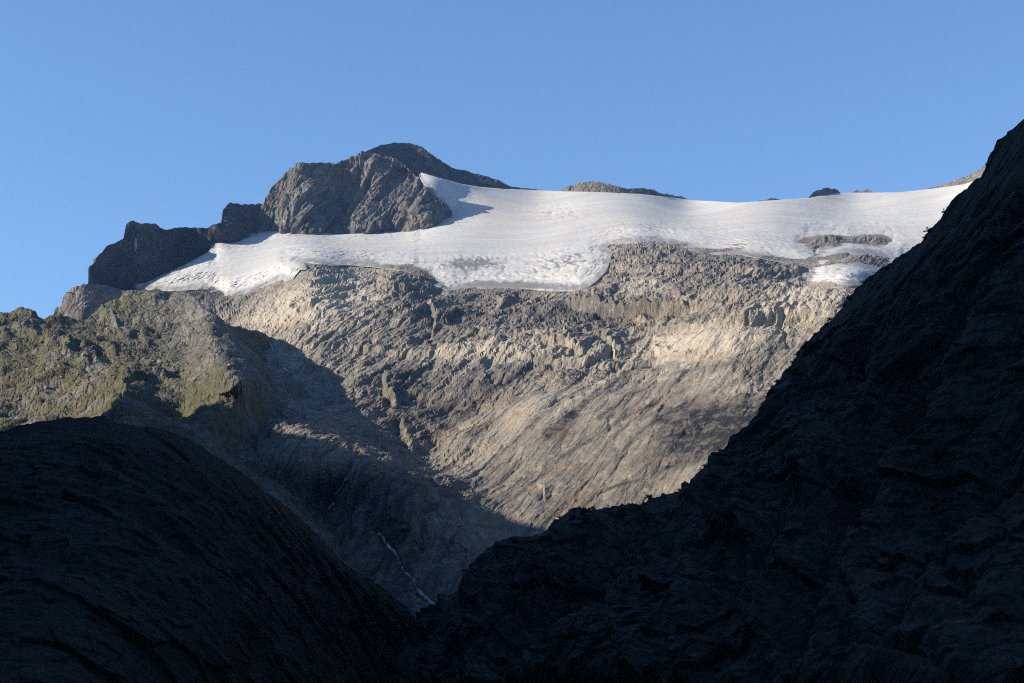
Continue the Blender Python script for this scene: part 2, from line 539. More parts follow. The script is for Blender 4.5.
ICE_OUT = [(139, 285), (157, 287), (178, 287), (204, 285), (213, 287), (219, 290), (227, 295.5), (245, 289.6), (262, 283.7), (283, 275), (287, 277), (299, 275), (303, 268), (296, 262),
           (292, 258), (308, 258), (332, 262), (347, 261), (373, 263), (396, 266), (414, 269), (429, 273.5), (437, 282), (449, 288), (470, 285), (507, 284.7),
           (524, 285), (553, 287), (582, 287.6), (594, 279), (603, 270), (606, 262), (609, 252.5), (600, 246.6), (609, 241), (629, 239), (656, 238), (679, 243),
           (700, 248), (714, 250), (740, 250.5), (766, 255), (788, 260), (806, 262), (814, 270), (810, 284), (840, 284), (862, 282), (868, 272), (893, 266), (905, 257), (1000, 266),
           (1300, 266), (1300, 60), (1000, 120), (930, 150), (600, 160), (420, 140), (405, 170), (417, 173), (424, 180), (432, 188.6), (443, 201), (449, 209), (437, 217), (414, 222),
           (396, 223), (367, 228), (338, 231), (308, 232.5), (291, 232.5), (276, 231), (257, 234), (233, 237), (216, 236), (208, 253), (186, 265),
           (169, 273.5), (145, 284)]
ICE_HOLES = [[(808, 247), (813, 239), (828, 236.5), (842, 239), (846, 242.5), (836, 246), (822, 252), (816, 262), (810, 261)],
             [(850, 241), (862, 237), (880, 238), (886, 242), (868, 245.5)],
             [(838, 252), (862, 250), (885, 254), (893, 258), (892, 268), (868, 268), (850, 262), (836, 262), (826, 258)],
             ]


def build_face():
    px = np.concatenate([np.arange(-150, 40, 4.0), np.arange(40, 960, 1.15), np.arange(960, 1250, 4.0)])
    R = 400
    tv = np.linspace(0, 1, R)[:, None]
    PX = np.repeat(px[None], R, 0)
    top = line(FACE_TOP, px)[None]
    PY = 646 + (top - 646) * tv ** 0.92
    D = rbf(FACE_D, PX, PY)
    B = P(PX, PY, D)
    n = normals(blur(B, 8))
    x, w = B[..., 0], 0.82 * B[..., 1] + 0.57 * B[..., 2]
    # where the rock is blocky and where it is scraped smooth
    slab = sstep(365, 405, PY + 0.10 * (PX - 600)) * sstep(420, 520, PX)
    slab = np.maximum(slab, 0.75 * sstep(322, 340, PY) * sstep(600, 690, PX))
    left = (1 - sstep(430, 520, PX))
    rough = 1 - 0.85 * slab
    gully = np.exp(-(seg_dist([(265, 335), (300, 375), (350, 412), (425, 440)], PX, PY, False)[0] / 25.0) ** 2)
    wx, ww = x + 10 * fbm(x, w, 45, 3, .5, 4), w + 14 * fbm(x, w, 45, 3, .5, 9)
    q1, q2 = x * 0.40 + w * 0.92, x * 0.92 - w * 0.40          # along / across the joints that run up to the upper right
    band = sstep(-.15, .3, fbm(x, w, 230, 3, .5, 77))
    bench = sstep(296, 316, PY) * (1 - sstep(350, 385, PY)) * sstep(330, 420, PX)
    h = 22 * fbm(x, w, 330, 3, 0.5, 3)
    h += rough * (10 * fbm(q2, q1 * 0.42, 105, 5, 0.5, 8, 'b') + 3 * fbm(wx, ww, 60, 4, 0.5, 12, 'b') + 2.6 * facets(wx, ww * 0.5, 60, 21, 0.9)
                  + 2.0 * facets(q2, q1 * 0.45, 25, 33, 1.0) + 0.9 * facets(x, w, 10, 44, 0.9))
    h += (0.22 + 0.78 * rough) * (8 * steps(q2, q1 * 0.25, 0.0, 90, 0.6, 51, 0.14) * band + 4.0 * steps(q2, q1 * 0.22, 0.2, 38, 0.7, 54, 0.16) * (0.3 + 0.7 * (1 - band))
                                  + 1.8 * steps(q2, q1 * 0.3, -0.2, 17, 0.8, 57, 0.2))
    h += rough * (3 + 5 * bench) * steps(x * 0.35, w, -1.57, 70, 0.8, 61, 0.14) * sstep(-0.25, 0.25, fbm(x, w, 180, 2, .5, 63))
    h += rough * (1.5 + 3.5 * bench) * steps(x * 0.3, w, -1.57, 31, 0.8, 64, 0.18) * sstep(-0.2, 0.3, fbm(x, w, 110, 2, .5, 66))
    cr = cracks(q1, q2, 60, 0.16, 0.10, 311) * sstep(-.3, .2, fbm(x, w, 90, 2, .5, 312))
    cr2 = cracks(q1, q2, 26, 0.22, 0.14, 321) * sstep(-.2, .2, fbm(x, w, 60, 2, .5, 322))
    cr3 = cracks(x, w * 0.9 + x * .2, 75, 0.3, 0.07, 331) * sstep(-.1, .3, fbm(x, w, 120, 2, .5, 332))
    h -= (0.35 + 0.65 * rough) * (5.5 * cr + 2.2 * cr2 + 4.5 * cr3)
    lowf = 0.9 * slab * fbm(q2, q1 * 0.5, 120, 3, .5, 401)
    h += 6 * lowf
    h += slab * (1.3 * fbm(q2, q1 * 0.12, 24, 5, 0.6, 91, 'b') + 0.5 * facets(q2, q1 * 0.25, 14, 99, 1.0))
    h += 1.1 * fbm(x, w, 14, 4, 0.6, 71) * (0.35 + 0.65 * rough)
    # particular ledges and cracks
    L = [([(376, 289), (410, 288), (440, 291), (452, 297)], 22, 1.5, 12), ([(360, 266), (392, 268), (425, 276)], 16, 1.5, 8), ([(345, 300), (385, 296), (440, 297)], 16, 1.5, 9),
         ([(565, 302), (595, 306), (625, 307)], 24, 1.5, 12), ([(620, 316), (660, 312), (700, 305)], 18, 1.5, 8), ([(540, 345), (565, 347), (585, 357)], 22, 1.5, 12),
         ([(600, 338), (612, 346), (616, 358)], 18, 1.5, 9), ([(651, 334), (655, 346), (657, 360)], 26, 1.5, 10), ([(632, 319), (648, 320)], 20, 1.5, 8),
         ([(545, 432), (585, 404), (625, 376), (655, 364)], -10, 2.0, 10), ([(430, 432), (470, 405), (520, 372)], -14, 2.0, 12), ([(400, 410), (418, 440)], 18, 2, 12),
         ([(384, 370), (386, 392), (398, 404)], 24, 2, 12), ([(535, 478), (543, 487), (545, 500)], 7, 1.5, 6), ([(520, 536), (560, 508), (600, 490)], -8, 1.5, 10),
         ([(655, 425), (665, 408), (690, 404)], 5, 1.5, 10), ([(690, 415), (694, 440)], 12, 1.5, 12), ([(715, 412), (740, 392), (770, 384), (800, 372)], -9, 1.5, 9),
         ([(290, 318), (312, 306), (318, 300)], 16, 1.5, 9), ([(262, 322), (278, 312)], 10, 1.5, 8), ([(808, 243), (850, 240), (884, 243)], 18, 1.5, 8),
         ([(770, 280), (800, 272), (830, 268)], 14, 1.5, 9), ([(425, 303), (436, 318), (430, 335)], 16, 1.5, 12),
         ([(500, 310), (512, 300), (516, 290)], 14, 1.5, 10), ([(393, 545), (402, 572)], 12, 2, 12), ([(412, 480), (420, 540), (412, 575)], -12, 2, 16)]
    L += [([(395, 266), (425, 277), (452, 293)], 16, 1.5, 9), ([(545, 299), (600, 307), (650, 312), (725, 300)], 20, 1.5, 11), ([(475, 356), (560, 363), (640, 366), (730, 359)], 14, 1.8, 9),
          ([(290, 344), (350, 349), (420, 352), (475, 355)], 12, 1.8, 9), ([(615, 332), (700, 327), (800, 317), (850, 312)], 14, 1.8, 9), ([(440, 330), (500, 336), (560, 334)], 13, 1.6, 8),
          ([(590, 262), (650, 270), (720, 268), (790, 272)], 12, 1.6, 9)]
    for poly, a, nr, fr in L:
        h += ledge(poly, a, nr, fr, PX, PY)
    h -= 14 * gully
    # the knoll that catches the sun in the shaded valley
    knoll = np.exp(-((PX - 335) / 50) ** 2 - ((PY - 446) / 18) ** 2)
    h *= 1 - 0.2 * knoll
    h += 5 * knoll
    for pth in ([(376, 532), (391, 551), (400, 566), (414, 579), (415, 588), (430, 601), (440, 611)], [(350, 470), (340, 486), (331, 503), (327, 511)], [(262, 334), (271, 354), (288, 371), (300, 380)]):
        h -= 6 * np.exp(-(seg_dist(pth, PX, PY, False)[0] / 4.0) ** 2)
    # smoother below the ice
    sd = poly_sd(ICE_OUT, PX, PY)
    for hh in ICE_HOLES:
        sd = np.minimum(sd, -poly_sd(hh, PX, PY))
    h *= 1 - 0.92 * sstep(-13, 2, sd)
    for (cx, cy, rx, ry, a) in ((828, 241, 14, 4, 14), (868, 241, 16, 3, 14)):
        h += 0.6 * a * np.exp(-((PX - cx) / rx) ** 2 - ((PY - cy) / ry) ** 2) * (1 + 1.6 * fbm(PX, PY, 13, 4, .6, 431))
    V = B + n * h[..., None]
    rust = np.clip(0.55 * np.exp(-((PX - 650) / 90) ** 2 - ((PY - 318) / 26) ** 2) + 0.5 * np.exp(-((PX - 860) / 90) ** 2 - ((PY - 300) / 30) ** 2) + 0.55 * slab
                   + 0.25, 0, 1)
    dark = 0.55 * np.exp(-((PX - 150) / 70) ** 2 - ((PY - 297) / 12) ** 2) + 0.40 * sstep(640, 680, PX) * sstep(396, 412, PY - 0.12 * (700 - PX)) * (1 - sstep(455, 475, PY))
    dark += 0.36 * sstep(455, 490, PY) * (1 - slab) + 0.24 * slab * sstep(385, 440, PY) + 0.22 * sstep(500, 380, PX) * sstep(350, 395, PY)  # gorge and left flank tinted darker for their shade; lower slabs darker rock
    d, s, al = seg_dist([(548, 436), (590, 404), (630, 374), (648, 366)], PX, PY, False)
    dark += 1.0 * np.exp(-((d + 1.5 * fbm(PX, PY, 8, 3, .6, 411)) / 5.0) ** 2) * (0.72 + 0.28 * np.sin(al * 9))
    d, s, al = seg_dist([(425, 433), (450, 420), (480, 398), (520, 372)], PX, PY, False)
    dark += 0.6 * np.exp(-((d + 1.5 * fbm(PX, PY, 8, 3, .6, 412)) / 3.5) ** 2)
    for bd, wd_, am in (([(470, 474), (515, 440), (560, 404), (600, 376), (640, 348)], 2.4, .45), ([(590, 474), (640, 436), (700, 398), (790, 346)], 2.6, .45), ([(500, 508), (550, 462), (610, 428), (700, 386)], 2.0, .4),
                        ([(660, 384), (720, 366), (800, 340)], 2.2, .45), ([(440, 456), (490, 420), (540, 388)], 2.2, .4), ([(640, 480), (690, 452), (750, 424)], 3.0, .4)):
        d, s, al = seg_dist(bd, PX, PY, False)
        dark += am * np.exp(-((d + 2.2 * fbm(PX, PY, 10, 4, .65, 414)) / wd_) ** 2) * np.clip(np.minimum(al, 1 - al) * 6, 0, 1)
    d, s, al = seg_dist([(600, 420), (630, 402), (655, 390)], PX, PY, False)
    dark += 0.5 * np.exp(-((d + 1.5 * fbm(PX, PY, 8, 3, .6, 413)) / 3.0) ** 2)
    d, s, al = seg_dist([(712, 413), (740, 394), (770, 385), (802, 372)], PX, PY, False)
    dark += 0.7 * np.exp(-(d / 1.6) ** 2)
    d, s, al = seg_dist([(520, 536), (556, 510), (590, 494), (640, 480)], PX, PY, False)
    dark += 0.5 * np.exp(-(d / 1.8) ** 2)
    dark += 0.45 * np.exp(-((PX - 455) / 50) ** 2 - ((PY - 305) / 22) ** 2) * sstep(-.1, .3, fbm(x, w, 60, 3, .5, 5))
    veg = -0.33 + 0.42 * np.exp(-((PX - 335) / 50) ** 2 - ((PY - 442) / 18) ** 2) + 0.30 * sstep(470, 560, PY) + 0.16 * np.exp(-((PX - 720) / 70) ** 2 - ((PY - 425) / 26) ** 2)
    veg += 0.1 * left * sstep(330, 420, PY)
    Rn = V.shape[0]
    V2 = add_back(V, 8, 900, 0.5)
    R2 = V2.shape[0]
    zn = lambda cx, cy, rx, ry, rot=0.0: np.exp(-(((PX - cx) * math.cos(rot) + (PY - cy) * math.sin(rot)) / rx) ** 2 - ((-(PX - cx) * math.sin(rot) + (PY - cy) * math.cos(rot)) / ry) ** 2)
    pale = -0.22 + 0.51 * zn(335, 300, 60, 32, -.4) + 0.45 * zn(700, 345, 90, 20, -.1) + 0.39 * zn(480, 352, 110, 12) + 0.36 * zn(640, 285, 30, 14) + 0.10 * zn(590, 470, 120, 40, -.5) \
        + 0.45 * zn(800, 300, 60, 22, -.2) + 0.33 * zn(530, 420, 80, 18, -.5) + 0.45 * zn(270, 310, 40, 14, -.4)
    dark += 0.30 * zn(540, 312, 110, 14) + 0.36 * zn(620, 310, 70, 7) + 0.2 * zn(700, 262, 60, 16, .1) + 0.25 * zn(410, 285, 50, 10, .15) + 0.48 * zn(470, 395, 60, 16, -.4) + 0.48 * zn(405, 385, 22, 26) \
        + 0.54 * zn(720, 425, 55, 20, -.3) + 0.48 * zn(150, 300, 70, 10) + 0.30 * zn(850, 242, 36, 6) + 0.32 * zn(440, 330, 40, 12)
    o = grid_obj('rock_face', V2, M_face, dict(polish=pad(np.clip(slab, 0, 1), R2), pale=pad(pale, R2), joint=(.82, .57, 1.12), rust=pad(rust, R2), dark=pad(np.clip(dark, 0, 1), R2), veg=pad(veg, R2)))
    tag(o, 'wide pale beige rock face of scraped slabs and ledges below the glacier', 'mountainside', kind='structure')
    return px, PX, PY, V, sd


face_px, FPX, FPY, FV, FSD = build_face()


def surface_at(PXg, PYg, V, px, py):
    """Point of a built surface nearest to a sight direction, by its own column and row."""
    c = int(np.argmin(np.abs(PXg[0] - px)))
    uu = (V[:, c, 0] / V[:, c, 1])
    q = V[:, c]
    # project
    yv = q[:, 1] * math.cos(PITCH) + (q[:, 2] - CAM_Z) * math.sin(PITCH)
    zv = -q[:, 1] * math.sin(PITCH) + (q[:, 2] - CAM_Z) * math.cos(PITCH)
    pyy = H / 2 - F * zv / yv
    r = int(np.argmin(np.abs(pyy - py)))
    return V[r, c].copy()


# ---------------------------------------------------------------- glacier
def build_glacier():
    px = np.concatenate([np.arange(110, 1000, 1.25), np.arange(1000, 1260, 5.0)])
    R = 190
    tv = np.linspace(0, 1, R)[:, None]
    PX = np.repeat(px[None], R, 0)
    sky = line(GLACIER_SKY, px)[None]
    bot = line([(110, 296), (225, 304), (262, 294), (290, 284), (300, 270), (400, 278), (445, 297), (590, 296), (615, 262), (660, 250), (740, 262), (800, 292), (880, 292), (920, 272), (1260, 276)], px)[None]
    PY = bot + (sky - bot) * tv
    D = rbf(FACE_D, PX, PY)
    sd = poly_sd(ICE_OUT, PX, PY)
    for hh in ICE_HOLES:
        sd = np.minimum(sd, -0.8 * poly_sd(hh, PX + 5 * fbm(PX, PY, 14, 4, .6, 21), PY + 4 * fbm(PX, PY, 9, 4, .6, 22)))
    B0 = P(PX, PY, D)
    x, w = B0[..., 0], B0[..., 1]
    sdn = sd + 1.8 * fbm(x, w, 60, 3, 0.6, 5) + 4.2 * fbm(x, w * 0.4, 16, 5, 0.75, 6)
    sdn = np.maximum(sdn, 19 * np.exp(-((PX - 436) / 34) ** 2 - ((PY - 192) / 22) ** 2))
    # near the peak and the crags the ice simply runs into the rock
    D2 = D - (10 - 75 * (1 - sstep(-6, 0.5, sdn)) + 55 * sstep(-1, 16, sdn) + 30 * sstep(8, 40, sdn))
    D2 = D2 + 230 * (1 - sstep(-9.5, -3.5, sd))
    B = P(PX, PY, D2)
    n = normals(blur(B, 4))
    h = 3.5 * fbm(x, w, 420, 3, 0.5, 2) + 2.2 * fbm(x * 0.5, w, 120, 4, 0.5, 12) + 0.3 * fbm(x, w, 22, 4, 0.6, 13)
    # crevasse fields
    fields = np.zeros_like(PX)
    for (cx, cy, rx, ry, a) in ((560, 212, 30, 9, 1.0), (475, 262, 45, 9, 1.2), (565, 262, 40, 16, 1.3), (690, 222, 80, 10, .35), (760, 240, 60, 12, .7), (640, 230, 60, 8, .6), (890, 238, 30, 12, .6),
                                (515, 276, 60, 8, .6), (830, 275, 25, 10, 1.0), (380, 250, 60, 8, .35), (240, 270, 50, 12, .35)):
        fields += a * np.exp(-((PX - cx) / rx) ** 2 - ((PY - cy) / ry) ** 2)
    cre = np.clip(fbm(x * 0.95 + w * 0.10, w * 0.12 - x * 0.05, 17, 3, 0.6, 31, 'r') - 0.1, 0, 1)
    h -= 1.2 * fields * cre
    ck = cracks(w, x * 1.0 + 0.15 * w, 34, 0.22, 0.16, 611) * np.clip(fields, 0, 1.2)
    fl = cracks(x, w, 110, 0.10, 0.07, 621) * sstep(-.1, .3, fbm(x, w, 300, 2, .5, 622))
    h -= 1.6 * ck + 0.8 * fl
    V = B + n * h[..., None]
    # keep the skyline as traced
    edge = sstep(1.0, 0.97, tv)
    V = V * edge[..., None] + B * (1 - edge[..., None])
    cracks_ = np.clip(fields, 0, 1) * sstep(0.25, 0.6, cre)
    warm = 0.75 * np.exp(-((PX - 500) / 50) ** 2 - ((PY - 215) / 18) ** 2) + 0.3 * np.exp(-((PX - 293) / 8) ** 2 - ((PY - 268) / 9) ** 2)
    dirt_crevasse = 0.46 * (1 - sstep(-1, 7, sd + 3 * fbm(x, w * .4, 40, 3, .6, 8))) + 0.30 * np.exp(-((PX - 400) / 40) ** 2 - ((PY - 227) / 5) ** 2) + 0.46 * np.exp(-((PX - 474) / 26) ** 2 - ((PY - 263) / 6) ** 2)
    dirt_crevasse += 0.25 * np.exp(-((PX - 572) / 22) ** 2 - ((PY - 258) / 9) ** 2) + 0.2 * np.exp(-((PX - 445) / 40) ** 2 - ((PY - 270) / 7) ** 2) + 0.2 * np.exp(-((PX - 285) / 20) ** 2 - ((PY - 238) / 3) ** 2)
    dirt_crevasse += 0.20 * cracks_ + 0.34 * ck + 0.16 * fl  # crevasses and flow lines darkened in colour as well as cut
    dirt_crevasse += 0.22 * np.exp(-((PX - 515) / 50) ** 2 - ((PY - 284) / 4) ** 2)
    V2 = add_back(V, 8, 700, 0.35)
    R2 = V2.shape[0]
    o = grid_obj('glacier', V2, M_ice, dict(mask=pad(sd > -11, R2), warm=pad(np.clip(warm, 0, 1), R2), dirt_crevasse=pad(dirt_crevasse, R2)))
    tag(o, 'broad white glacier lying across the mountain top below the blue sky', 'glacier', kind='structure')


build_glacier()


# ---------------------------------------------------------------- crags, peak and outcrops that stand out of the ice
def build_crag(name, top, base, rel, lean, amp, mat, label, cat, step=0.6, rows=110, seed=0, back=260, below=16, dark=0.0, lead=0.0, ribs=0.0, rust=0.4, joint=1.85, jag=2.0):
    x0, x1 = max(top[0][0], base[0][0]), min(top[-1][0], base[-1][0])
    px = np.arange(x0, x1 + .01, step)
    tv = np.linspace(0, 1, rows)[:, None]
    PX = np.repeat(px[None], rows, 0)
    yt, yb = line(top, px), line(base, px)
    yt = yt + jag * (fbm(px, px * 0 + seed, 13, 4, 0.6, seed + 31) + 0.4 * facets(px, px * 0 + seed, 5, seed + 32, 0.8))
    Db = rbf(FACE_D, px, yb) - lead
    k = max(1, int(9 / step))
    Db = np.convolve(np.pad(Db, k, mode='edge'), np.ones(2 * k + 1) / (2 * k + 1), 'valid')
    lo = yb + below
    PY = lo[None] + (yt - lo)[None] * tv
    D = Db[None] + lean * (yb[None] - PY)
    D = np.where(PY > yb[None], Db[None] - lean * 0.2 * (PY - yb[None]), D)
    if rel:
        D = D + rbf(rel, PX, PY)
    B = P(PX, PY, D)
    n = normals(blur(B, 6))
    n[..., 2] *= 0.5
    x, w = B[..., 0], B[..., 2] * 1.0 + 0.2 * B[..., 1]
    wx, ww = x + 14 * fbm(x, w, 60, 3, .5, seed + 1), w + 14 * fbm(x, w, 60, 3, .5, seed + 2)
    q = x * 0.96 - w * 0.28
    h = 0.5 * fbm(x, w * 0.6, 150, 4, 0.45, seed + 3, 'b') + 1.25 * facets(wx, ww * 0.38, 85, seed + 4, 1.3) + 0.38 * facets(q + 6 * fbm(x, w, 30, 2, .5, seed + 8), w * 0.3, 30, seed + 5, 1.2) - 0.5 * cracks(w, q, 40, 0.3, 0.12, seed + 19)
    h += 0.10 * facets(q, w * 0.4, 11, seed + 6, 1.1) + 0.14 * fbm(q, w * 0.4, 18, 3, 0.6, seed + 7)
    q = x * 0.96 - w * 0.28
    if ribs:
        h += ribs * steps(q, w * 0.25, 0.1, 55, 0.8, seed + 8, 0.3)
        h += 0.5 * ribs * fbm(q, w * 0.3, 30, 3, 0.55, seed + 9, 'r')
    fade = 1 - 0.4 * sstep(0.95, 1.0, tv)
    V = B + n * (amp * h * fade)[..., None]
    V2 = add_back(V, 10, back, 1.0)
    R2 = V2.shape[0]
    on = np.ones_like(PX)
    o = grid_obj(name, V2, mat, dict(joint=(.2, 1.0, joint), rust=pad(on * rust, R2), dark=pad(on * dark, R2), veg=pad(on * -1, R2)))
    return tag(o, label, cat, kind='structure')


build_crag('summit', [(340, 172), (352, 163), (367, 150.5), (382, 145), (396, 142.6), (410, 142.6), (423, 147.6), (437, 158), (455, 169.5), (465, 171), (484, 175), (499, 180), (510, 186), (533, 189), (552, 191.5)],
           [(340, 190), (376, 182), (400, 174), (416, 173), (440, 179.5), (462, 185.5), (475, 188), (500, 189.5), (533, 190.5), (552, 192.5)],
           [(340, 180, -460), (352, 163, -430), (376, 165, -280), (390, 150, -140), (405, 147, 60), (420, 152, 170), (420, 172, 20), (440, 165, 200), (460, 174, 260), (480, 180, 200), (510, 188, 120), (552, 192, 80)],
           2.0, 5, M_crag, 'smooth dark summit dome in its own shade, the highest point of the skyline', 'mountain peak', rows=90, seed=240, ribs=0.6, lead=40, back=420, rust=0.1, dark=0.8, jag=0.7)  # dark tint paints extra shade into the dome's colour
build_crag('rock_buttress', [(256, 222), (263, 203), (270.5, 193), (279, 181), (288, 168), (298, 163), (319, 163), (335, 164), (348, 156.5), (362, 151), (376, 154), (390, 158), (402, 162), (414, 174), (426, 186), (438, 197), (449, 207.5), (452, 212)],
           [(256, 235), (270, 232.5), (291, 232.5), (308, 232.5), (338, 231), (367, 228), (396, 222), (414, 221), (437, 216), (449, 209), (452, 213)],
           [(256, 225, 70), (266, 215, 50), (280, 225, -5), (288, 185, -25), (300, 220, -45), (318, 190, 10), (335, 215, -10), (335, 175, -20), (350, 200, 10), (370, 215, -120), (365, 165, -95), (390, 205, -150), (400, 172, -130), (425, 205, -170), (430, 192, -110), (448, 210, -110)],
           2.5, 14, M_crag, 'broad craggy grey rock front standing over the glacier, with sunlit ribs and dark clefts', 'rock face', rows=130, seed=200, ribs=1.6, lead=10, back=200, rust=0.6)
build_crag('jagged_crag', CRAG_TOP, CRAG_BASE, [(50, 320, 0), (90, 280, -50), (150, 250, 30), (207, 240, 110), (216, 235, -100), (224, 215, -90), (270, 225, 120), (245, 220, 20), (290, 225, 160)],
           1.6, 11, M_crag, 'jagged dark crag ridge at the lower end of the skyline, in its own shade', 'rock ridge', seed=300, dark=0.8, back=260, lead=6)  # same rock as the buttress, tinted darker to stand in for shade
build_crag('lower_crag', [(46, 322), (54.6, 317.4), (57.6, 307), (63, 306), (65, 297), (72, 288), (84, 283), (96, 283), (112, 287), (124, 291), (150, 296)],
           [(46, 327), (70, 323), (95, 319), (124, 316), (150, 314)], [(46, 322, 70), (58, 312, 20), (68, 300, -30), (80, 295, -70), (84, 310, -70), (100, 295, -20), (124, 300, 60), (150, 305, 120)],
           2.2, 9, M_nunatak, 'low brown blocky crag with sunlit tan corners at the foot of the dark jagged ridge', 'rock outcrop', step=.7, rows=50, seed=350, lead=70, back=160, dark=.1)
build_crag('skyline_outcrop', [(558, 193), (561, 191), (567.5, 187), (580, 183), (599, 181.5), (611, 185), (627, 188.5), (645, 187.5), (661, 192.5), (680, 197), (695, 201)],
           [(558, 193), (600, 192.5), (640, 194.5), (692, 200), (695, 202)], None, 2.2, 5, M_nunatak,
           'long low rocky hump on the glacier skyline beside the main summit', 'rock outcrop', step=.8, rows=40, seed=400, lead=15, below=8, rust=.2, dark=.15)
build_crag('skyline_outcrop', [(808, 198), (815.7, 191), (827, 188), (836.6, 189), (840, 192.7), (843, 194)], [(808, 199), (826, 196), (843, 194)], None, 2.2, 3.5, M_nunatak,
           'short brown rock hump on the glacier skyline with ice banked against its foot', 'rock outcrop', step=.7, rows=26, seed=430, lead=15, below=6, dark=.2)
build_crag('skyline_outcrop', [(850, 194), (852.7, 192), (856, 190), (861, 191.5), (866, 189.5), (870, 190), (875, 193.4)], [(850, 194), (875, 193.6)], None, 2.2, 3, M_nunatak,
           'smallest pair of dark rock teeth on the glacier skyline', 'rock outcrop', step=.6, rows=22, seed=450, lead=15, below=6, dark=.4)
build_crag('skyline_outcrop', [(755, 203), (761, 201), (770, 198.5), (776, 198.8), (784, 201)], [(755, 203), (784, 201)], None, 2.2, 2.5, M_nunatak,
           'low pale sliver of rock on the glacier skyline', 'rock outcrop', step=.7, rows=20, seed=470, lead=15, below=6)
build_crag('skyline_outcrop', [(925, 190), (933, 188), (952.5, 181), (972, 173), (990.5, 163), (1015, 150), (1060, 138)], [(925, 190), (933, 189), (965, 184), (990, 174.5), (1030, 160), (1060, 152)],
           None, 2.4, 6, M_nunatak, 'pale rubbly ridge climbing from the glacier behind the shaded mountainside', 'rock outcrop', step=.8, rows=44, seed=490, lead=15, below=8, rust=.5)

# ---------------------------------------------------------------- sunlit grassy hillside with its moraine crest
HILL_D = [(-300, 300, 3300), (-300, 430, 2500), (-120, 312, 3150), (0, 313, 3150), (40, 320, 3150), (100, 314, 3250), (140, 303, 3300), (190, 302, 3250), (217, 324, 2980), (231, 347, 2790), (242, 361, 2690), (252, 380, 2570),
          (60, 350, 2870), (130, 350, 2860), (190, 340, 2900), (60, 400, 2640), (0, 430, 2560), (118, 395, 2490), (118, 412, 2430), (150, 402, 2510), (185, 398, 2560), (185, 420, 2480), (202, 392, 2535), (222, 398, 2480), (219, 407, 2450), (100, 418, 2500), (50, 420, 2560),
          (200, 440, 2330), (150, 470, 2220), (280, 500, 2250), (235, 430, 2420), (0, 520, 2050), (200, 560, 2050), (330, 560, 2180), (400, 620, 2120), (470, 640, 2150),
          (232, 330, 3140), (265, 337, 3330), (245, 350, 2960), (265, 360, 3120), (268, 385, 2800), (290, 375, 3120), (285, 410, 2720), (270, 425, 2560), (320, 410, 2990), (350, 440, 2900), (400, 470, 2800), (320, 480, 2480), (400, 540, 2380), (470, 500, 2700)]


def build_hill():
    px = np.concatenate([np.arange(-300, -10, 4.0), np.arange(-10, 470, 1.1)])
    R = 300
    tv = np.linspace(0, 1, R)[:, None]
    PX = np.repeat(px[None], R, 0)
    top = line(HILL_TOP, px)
    PY = 645 + (top[None] - 645) * tv ** 0.85
    D = rbf(HILL_D, PX, PY)
    B = P(PX, PY, D)
    n = normals(blur(B, 6))
    x, w = B[..., 0], 0.86 * B[..., 1] + 0.5 * B[..., 2]
    flank = np.exp(-(seg_dist([(190, 300), (217, 324), (231, 347), (242, 361), (252, 380)], PX, PY, False)[0] / 12) ** 2)
    h = 22 * fbm(x, w, 280, 3, 0.5, 103) + 12 * fbm(x, w, 95, 5, 0.5, 108, 'b')
    h += 9 * steps(x, w, 0.9, 90, 0.9, 111, 0.22) * sstep(-.3, .3, fbm(x, w, 200, 2, .5, 113))
    h += 2.2 * facets(x, w, 30, 121, 1.0) * sstep(-.2, .4, fbm(x, w, 120, 3, .5, 122)) + 0.8 * facets(x, w, 11, 125, 1.0) + 1.4 * fbm(x, w, 16, 4, 0.6, 127)
    h *= 1 - 0.45 * flank
    dc = seg_dist([(158, 300), (190, 301), (203, 312), (217, 325), (231, 347), (242, 361), (252, 380), (240, 384), (222, 397), (219, 407)], PX + 2.5 * fbm(PX, PY, 9, 3, .6, 141), PY, False)[0]
    h += 11 * np.exp(-dc / 6.0)
    h += (1 - 0.5 * flank) * (4.5 * fbm(x, w, 60, 4, 0.5, 143, 'b') - 3 * cracks(x, w, 50, 0.5, 0.12, 147))
    h += 16 * np.exp(-((PX - 150) / 38) ** 2 - ((PY - 305) / 8) ** 2)
    for poly, a, nr, fr in [([(100, 322), (112, 320), (118, 328)], 20, 1.5, 9), ([(60, 338), (66, 346), (62, 356)], 24, 2, 10), ([(14, 330), (40, 338), (70, 342)], 16, 2, 12), ([(96, 336), (140, 335), (148, 345)], 22, 2, 10),
                            ([(92, 344), (110, 350), (118, 352)], 16, 2, 8), ([(178, 334), (188, 336), (190, 344)], 18, 1.5, 8), ([(186, 318), (196, 320)], 14, 1.5, 6), ([(80, 362), (100, 360)], 12, 1.5, 7),
                            ([(117, 384), (140, 376), (160, 380), (176, 384)], 16, 2, 12), ([(105, 416), (118, 402), (126, 384)], -18, 2, 14)]:
        h += ledge(poly, a, nr, fr, PX, PY)
    V = B + n * h[..., None]
    rockish = sstep(-.05, .35, fbm(x, w, 70, 4, .6, 131))
    veg = 0.47 - 0.30 * rockish - 0.34 * flank - 0.2 * sstep(250, 290, PX) - 0.25 * np.exp(-((PX - 190) / 34) ** 2 - ((PY - 335) / 30) ** 2)
    V2 = add_back(V, 8, 400, 0.6)
    R2 = V2.shape[0]
    on = np.ones_like(PX)
    o = grid_obj('grassy_hillside', V2, M_hill, smooth=True, attrs=dict(joint=(.86, .5, .35, 4.0), rust=pad(0.35 * on, R2), dark=pad(0.0 * on, R2), veg=pad(veg, R2)))
    tag(o, 'sunlit olive green hillside with rocky hummocks and a sharp gravel crest', 'hillside', kind='structure')
    return PX, PY, V


HPX, HPY, HV = build_hill()


